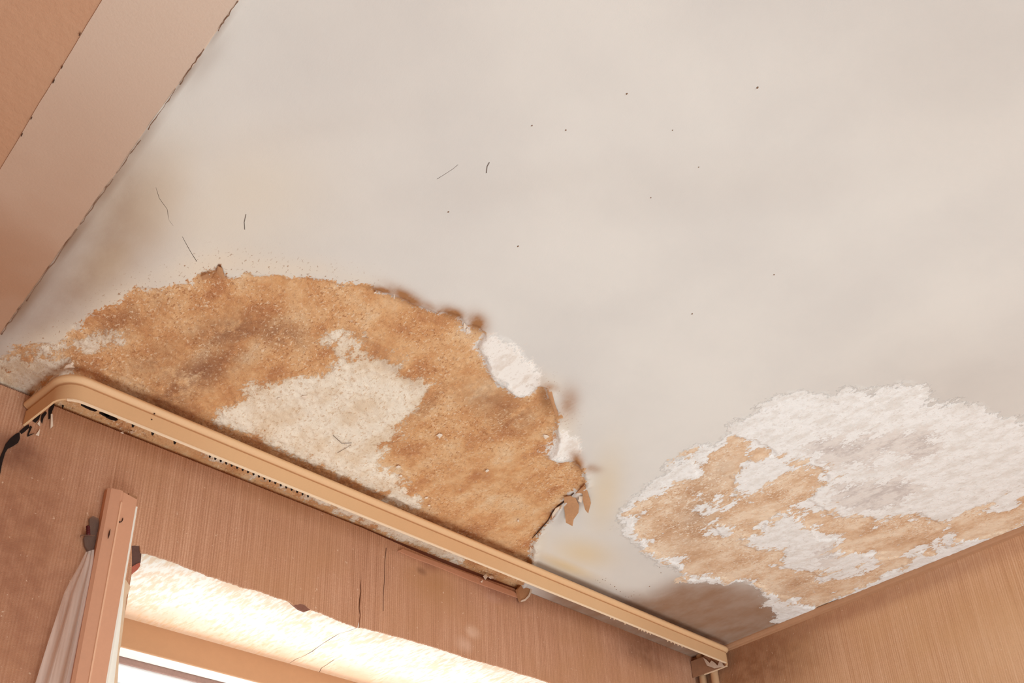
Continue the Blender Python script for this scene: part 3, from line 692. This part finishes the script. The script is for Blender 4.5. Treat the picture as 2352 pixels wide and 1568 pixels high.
# head of the frame: stepped section facing the room
z1 = float(ony(277, 1484, YB)[2]); y2 = float(onz(273, 1505, z1)[1]); z3 = float(ony(271, 1520, y2)[2])
def hbar(name, ylo, yhi, zlo, zhi, mat, bev): return box(name, (.474, ylo, zlo + CZ), (1.574, yhi, zhi + CZ), mat, win, bev)
hbar('frame_head', YB, YB + .02, z1, SOF + .012, M_HEAD, .002)
hbar('glazing_bead', YB + .002, y2, z1 - .0015, z1 + .02, M_WHITE, .003)
hbar('frame_groove', y2, y2 + .012, z3, z1 + .012, M_STRIP, .001)
hbar('sash_rail', y2 + .004, y2 + .075, z3 - .004, z3 + .02, M_OUT, .002)
hbar('sash_bead', y2 + .075, y2 + .105, z3 - .032, z3 + .02, M_OUT, .003)
box('frame_stile', (.474, YB, -.6 + CZ), (.52, YB + .07, SOF + CZ), M_WHITE, win, .003)
box('frame_stile', (1.53, YB, -.6 + CZ), (1.574, YB + .07, SOF + CZ), M_WHITE, win, .003)
box('jamb_lining', (1.560, YW - .0004, -.6 + CZ), (1.5745, YB, SOF + CZ - .0005), M_SOFF, win)
gn = NT('window_glass', .05, .5); gn.color(S(236, 240, 240)); gn.b.inputs['Alpha'].default_value = .12
box('pane', (.52, YB + .040, -.595 + CZ), (1.53, YB + .044, z3 + CZ - .003), gn.m, win)
box('window_sill', (.474, YW - .03, -.62 + CZ), (1.574, YB + .09, -.595 + CZ), M_WHITE, win, .004)
# wavy ragged line of dirt where soffit meets frame
for (a, b) in (((283, 1417), (420, 1452)), ((420, 1452), (560, 1496)), ((560, 1496), (668, 1524)), ((700, 1530), (860, 1576))):
    pts = []
    for t in np.linspace(0, 1, 14):
        q = onz(a[0] + (b[0] - a[0]) * t, a[1] + (b[1] - a[1]) * t + random.uniform(-2, 2), SOF - .0006); pts.append(W((q[0], min(q[1], YB - .001), q[2])))
    wire('dirt_line', pts, .0011, M_CRACK, win, 4)
# left jamb edge painted white, seen along the batten
def jb(px, y): q = ony(px[0], px[1], y); return q
jq = [(298,1196),(301,1196),(288,1322),(281,1400),(272,1480),(262,1568),(250,1640),(222,1640),(232,1568),(250,1480),(264,1400),(282,1310)]
jm = [jb(q, YW - .012) for q in jq]
slab('jamb_edge', [[(q[0], q[2]) for q in jm]], lambda q: (q[0], YW - .012, q[1] + CZ), (0, .008, 0), M_WHITE, win)
jm2 = [jb(q, YW - .006) for q in [(283,1326),(290,1332),(300,1348),(296,1358),(290,1372),(288,1400),(284,1430),(278,1480),(274,1500),(270,1568),(262,1640),(240,1640),(262,1480),(272,1400)]]
slab('jamb_plaster', [[(q[0], q[2]) for q in jm2]], lambda q: (q[0], YW - .006, q[1] + CZ), (0, .006, 0), plain('chipped_jamb_plaster', S(226, 196, 166), .9, .12, 90, .5), win)

# ------------------------------------------------------------------ curtain rail
RB, RT, YR = .892, .939, 1.200
rail = empty('curtain_rail', (1.04, YR, RB + CZ))
tag(rail, 'long beige plastic curtain rail with rounded end running under the stained ceiling', 'curtain rail')
def arc(cx_, cy_, r, a0, a1, k=7): return [(cx_ + r * math.cos(math.radians(a0 + (a1 - a0) * i / k)), cy_ + r * math.sin(math.radians(a0 + (a1 - a0) * i / k))) for i in range(k + 1)]
path = [(.310, YW - .006), (.320, YR + .034)] + arc(.354, YR + .034, .034, 180, 270)[1:] + [(.5, YR), (.9, YR), (1.3, YR), (1.832, YR)] + arc(1.832, YR + .018, .018, -90, -20, 4)[1:]
# outward is the camera side (path runs left to right, right-hand normal)
fz = RB + .0285
fascia = [(0, RB + .001), (0, fz - .003), (-.0040, fz - .0010), (-.0040, fz + .0006), (.0004, fz + .0020), (.0044, fz + .0042), (.0060, fz + .0070), (.0056, fz + .0095), (.0034, fz + .0125), (-.0005, fz + .0150), (-.0050, fz + .0164),
          (-.009, RT - .001), (-.0105, RT - .002), (-.007, fz + .013), (-.0062, fz + .010), (-.0062, fz - .002), (-.0034, fz - .006), (-.003, RB + .001)]
sweep('fascia', path, fascia, M_RAIL, rail, True, True)
lip_path = path[5:-4]
end_prof = [(0, RB + .001), (0, RT - .004), (-.0022, RT - .004), (-.0022, RB + .001)]
sweep('end_return', [(1.8485, YR + .010), (1.849, YR + .04), (1.846, YW - .006)], end_prof, plain('shaded_rail_inside', S(176, 132, 102), .7, .2, 120, .3), rail)  # inner side darkened by colour to stand for its shade
sweep('lower_edge', lip_path, [(.0004, RB - .0008), (.0004, RB + .0012), (-.0034, RB + .0012), (-.0034, RB - .0008)], M_LIP, rail)
box('track_plate', (.37, 1.226, .943 + CZ), (1.80, 1.256, .9470 + CZ), M_RAILD, rail)
wy0, wy1 = YR + .0105, 1.2265
link('rail_web', [(.37, wy0, RT - .005 + CZ), (1.80, wy0, RT - .005 + CZ), (1.80, wy1, .9460 + CZ), (.37, wy1, .9460 + CZ), (.37, wy0, RT - .008 + CZ), (1.80, wy0, RT - .008 + CZ), (1.80, wy1, .9435 + CZ), (.37, wy1, .9435 + CZ)],
     [(0,1,2,3),(7,6,5,4),(0,4,5,1),(1,5,6,2),(2,6,7,3),(3,7,4,0)], M_RAILD)
adopt(bpy.data.objects['rail_web'], rail)
# dark notches of the hook tape under the edge, then pale beads at the right end
def notch(px, py, s, mat, name):
    d = onz(px, py, RB - .0002); x = float(d[0]); y = YR + .0045
    v = [(x - s, y, RB + CZ + .0012), (x + s, y, RB + CZ + .0012), (x + s * .4, y, RB + CZ - s * 1.7), (x - s * .6, y, RB + CZ - s * 1.5)]
    v += [(a, b + .002, c) for a, b, c in v]
    o = link(name, v, [(3,2,1,0),(4,5,6,7),(0,1,5,4),(1,2,6,5),(2,3,7,6),(3,0,4,7)], mat); adopt(o, rail)
for t in range(19): notch(490 + t * 12.6, 1040.5 + t * 5.05, .0017, M_DARK, 'hook_notch')
for px, py in [(313,969),(358,987.5),(408,1009)]: notch(px, py, .0022, M_DARK, 'hook_notch')
for x in (1413,1421,1446,1478,1484,1490,1497,1504,1544,1552,1560,1568,1577): notch(x, 954.5 + .4051 * (x - 280), .0012, M_LIP, 'pale_bead')
for (x, y, w_) in [(205,935,11),(240,951,7),(255,957,10)]:
    q0 = ony(x, y, 1.262); slab('grime_patch', [[(float(q0[0]) + w_ * .0011 * math.cos(k), float(q0[2]) + w_ * .00035 * math.sin(k * 1.0) * random.uniform(.6, 1.3) - .6 * w_ * .0011 * math.cos(k) * .0) for k in np.arange(0, 6.2, .7)]], lambda q: (q[0], 1.262, q[1] + CZ), (0, .002, 0), M_DARK, rail)
wire('rail_crack', [W(ony(x, y, YR - .0006)) for x, y in [(683,1084),(683.5,1093),(681.5,1101),(677,1107)]], [.0004, .0007, .0007, .0011], M_CRACK, rail)
for x, y in [(355,949.5),(348.5,963)]:
    q = ony(x, y, YR - .0004); tube('stain_dot', (q[0], YR - .0006, q[2] + CZ), (q[0], YR + .0005, q[2] + CZ), .0011, M_CRACK, rail, 8)
# torn bits inside the right-hand end
for pts in ([(1615,1510),(1622,1514),(1630,1522),(1634,1516),(1640,1520),(1648,1528),(1652,1518),(1656,1512),(1660,1526),(1664,1530),(1640,1534),(1624,1528)],):
    q = [onx(a, b, 1.842) for a, b in pts]
    slab('torn_paper', [[(v[1], v[2]) for v in q]], lambda v: (1.842, v[0], v[1] + CZ), (.0012, 0, 0), M_FLAKEW, rail)
sweep('end_lip', [(1.8490, YR + .010), (1.8494, YR + .04), (1.8484, YR + .075)], [(.0008, RB - .001), (.0008, RB + .001), (-.0022, RB + .001), (-.0022, RB - .001)], M_LIP, rail)

# ------------------------------------------------------------------ batten, film, peg, pipes
bat = empty('wooden_batten', (.463, YW - .02, .83 + CZ))
tag(bat, 'pinkish painted wooden batten standing at the left edge of the window opening', 'batten')
bl, br, bm_, zt = .4385, .4845, .4585, .833
def prism(name, ring, z0, z1, mat, parent):
    k = len(ring); v = [(x, y, z0 + CZ) for x, y in ring] + [(x, y, z1 + CZ) for x, y in ring]
    f = [tuple(reversed(range(k))), tuple(range(k, 2 * k))] + [(i, (i + 1) % k, k + (i + 1) % k, k + i) for i in range(k)]
    o = link(name, v, f, mat); adopt(o, parent); return o
yf = YW - .0045
prism('left_strip', [(bl, yf), (bl, yf - .011), (bl + .004, yf - .015), (bm_ - .002, yf - .0185), (bm_, yf - .018), (bm_, yf)], -.6, zt + .002, M_POST, bat)
prism('right_strip', [(bm_, yf), (bm_, yf - .018), (bm_ + .002, yf - .0185), (br - .003, yf - .013), (br - .001, yf - .012), (br, yf)], -.6, zt, M_POST, bat)
prism('ridge_highlight', [(bm_ - .0022, yf - .0178), (bm_ - .0008, yf - .0200), (bm_ + .0012, yf - .0200), (bm_ + .0024, yf - .0178)], -.6, zt - .018, M_LIP if False else plain('batten_ridge_highlight', S(232, 184, 152), .5, .05, 150, .05), bat)  # ridge highlight painted as a paler bead
prism('white_edge', [(br - .0016, yf), (br - .0016, yf - .0122), (br + .0012, yf - .0125), (br + .0012, yf)], -.6, zt - .012, M_WHITE, bat)
prism('top_chip', [(bm_ + .010, yf), (bm_ + .010, yf - .0160), (br - .002, yf - .0130), (br - .002, yf)], zt + .0002, zt + .004, plain('raw_batten_end', S(170, 122, 90), .8, .15, 150, .3), bat)
for pts in ([(271,1196),(276,1200),(283,1193),(283,1188),(280,1198)], [(251,1222),(254,1214),(252,1228),(249,1236)]):
    q = [ony(a, b, yf - .0195) for a, b in pts]
    slab('nick', [[(v[0], v[2]) for v in q]], lambda v: (v[0], yf - .0195, v[1] + CZ), (0, .002, 0), M_CRACK, bat)

film = empty('plastic_film', (.42, YW - .02, .75 + CZ))
tag(film, 'thin clouded plastic film hanging in folds behind the left side of the batten', 'plastic sheet')
left_e = [(196,1268),(180,1300),(160,1335),(146,1363),(134,1400),(121,1438),(100,1503),(80,1568),(58,1640),(30,1740)]
right_e = [(216,1262),(214,1300),(210,1335),(206,1363),(200,1400),(193,1438),(180,1503),(166,1568),(152,1640),(130,1740)]
rows = len(left_e); colsn = 28; vs = []; fs = []
for i, (a, b) in enumerate(zip(left_e, right_e)):
    pa_ = ony(*a, YW - .013); pb_ = ony(*b, YW - .013); amp = .0015 + .004 * min(1, i / 5)
    for j in range(colsn + 1):
        t = j / colsn; q = pa_ + (pb_ - pa_) * t
        w_ = math.exp(-((t - .33) / .05) ** 2) * 1.2 + math.exp(-((t - .72) / .045) ** 2) * 1.3 + .35 * math.sin(t * 17 + i * .15)
        vs.append((q[0], q[1] - .002 - amp * .8 * w_ + .001, q[2] + CZ))
for i in range(rows - 1):
    for j in range(colsn): k = i * (colsn + 1) + j; fs.append((k, k + 1, k + colsn + 2, k + colsn + 1))
o = link('film_sheet', vs, fs, M_FILM, None, True); adopt(o, film)
q = [ony(a, b, YW - .010) for a, b in [(206,1190),(213,1184),(226,1190),(228,1200),(224,1230),(218,1252),(214,1272),(204,1268),(195,1252),(193,1236),(199,1222),(206,1210)]]
slab('gathered_top', [[(v[0], v[2]) for v in q]], lambda v: (v[0], YW - .010, v[1] + CZ), (0, .004, 0), M_SMOKE, film)

peg = empty('wall_peg', W(ony(203, 1218, YW - .006)))
tag(peg, 'small dark red ribbed peg with a thin cross wire pinning the plastic film', 'peg')
pts = []; rad = []
for i, y in enumerate(np.linspace(1207, 1229, 13)):
    q = ony(202 + (y - 1207) * .04, y, YW - .018); pts.append(W(q)); rad.append((.0029 if i % 3 else .0024) * (.75 if i in (0, 12) else 1))
o = wire('peg_shaft', pts, rad, M_PEG, None, 12); adopt(o, peg)
o = wire('cross_wire', [W(ony(x, y, YW - .0195)) for x, y in [(184,1233),(186,1229),(193,1228.5),(203,1228.5),(214,1229),(219,1229)]], .0007, M_WIRE, None, 6); adopt(o, peg)

def pipe(x, y, r, lab):
    e = empty('heating_pipe', (x, y, 0)); tag(e, lab, 'pipe', None, 'pipes in the room corner')
    tube('tube', (x, y, .004), (x, y, H + CZ - .001), r, M_PIPE, e, 24)
    for z in (.02, 1.2): tube('collar', (x, y, z), (x, y, z + .03), r * 1.2, M_PIPE, e, 24)
    return e
pipe(1.8600, 1.2890, .0088, 'beige vertical pipe deepest in the corner, left of the pair under the rail end')
pipe(1.8602, 1.2560, .0092, 'beige vertical pipe nearer the room, right of the pair under the rail end')
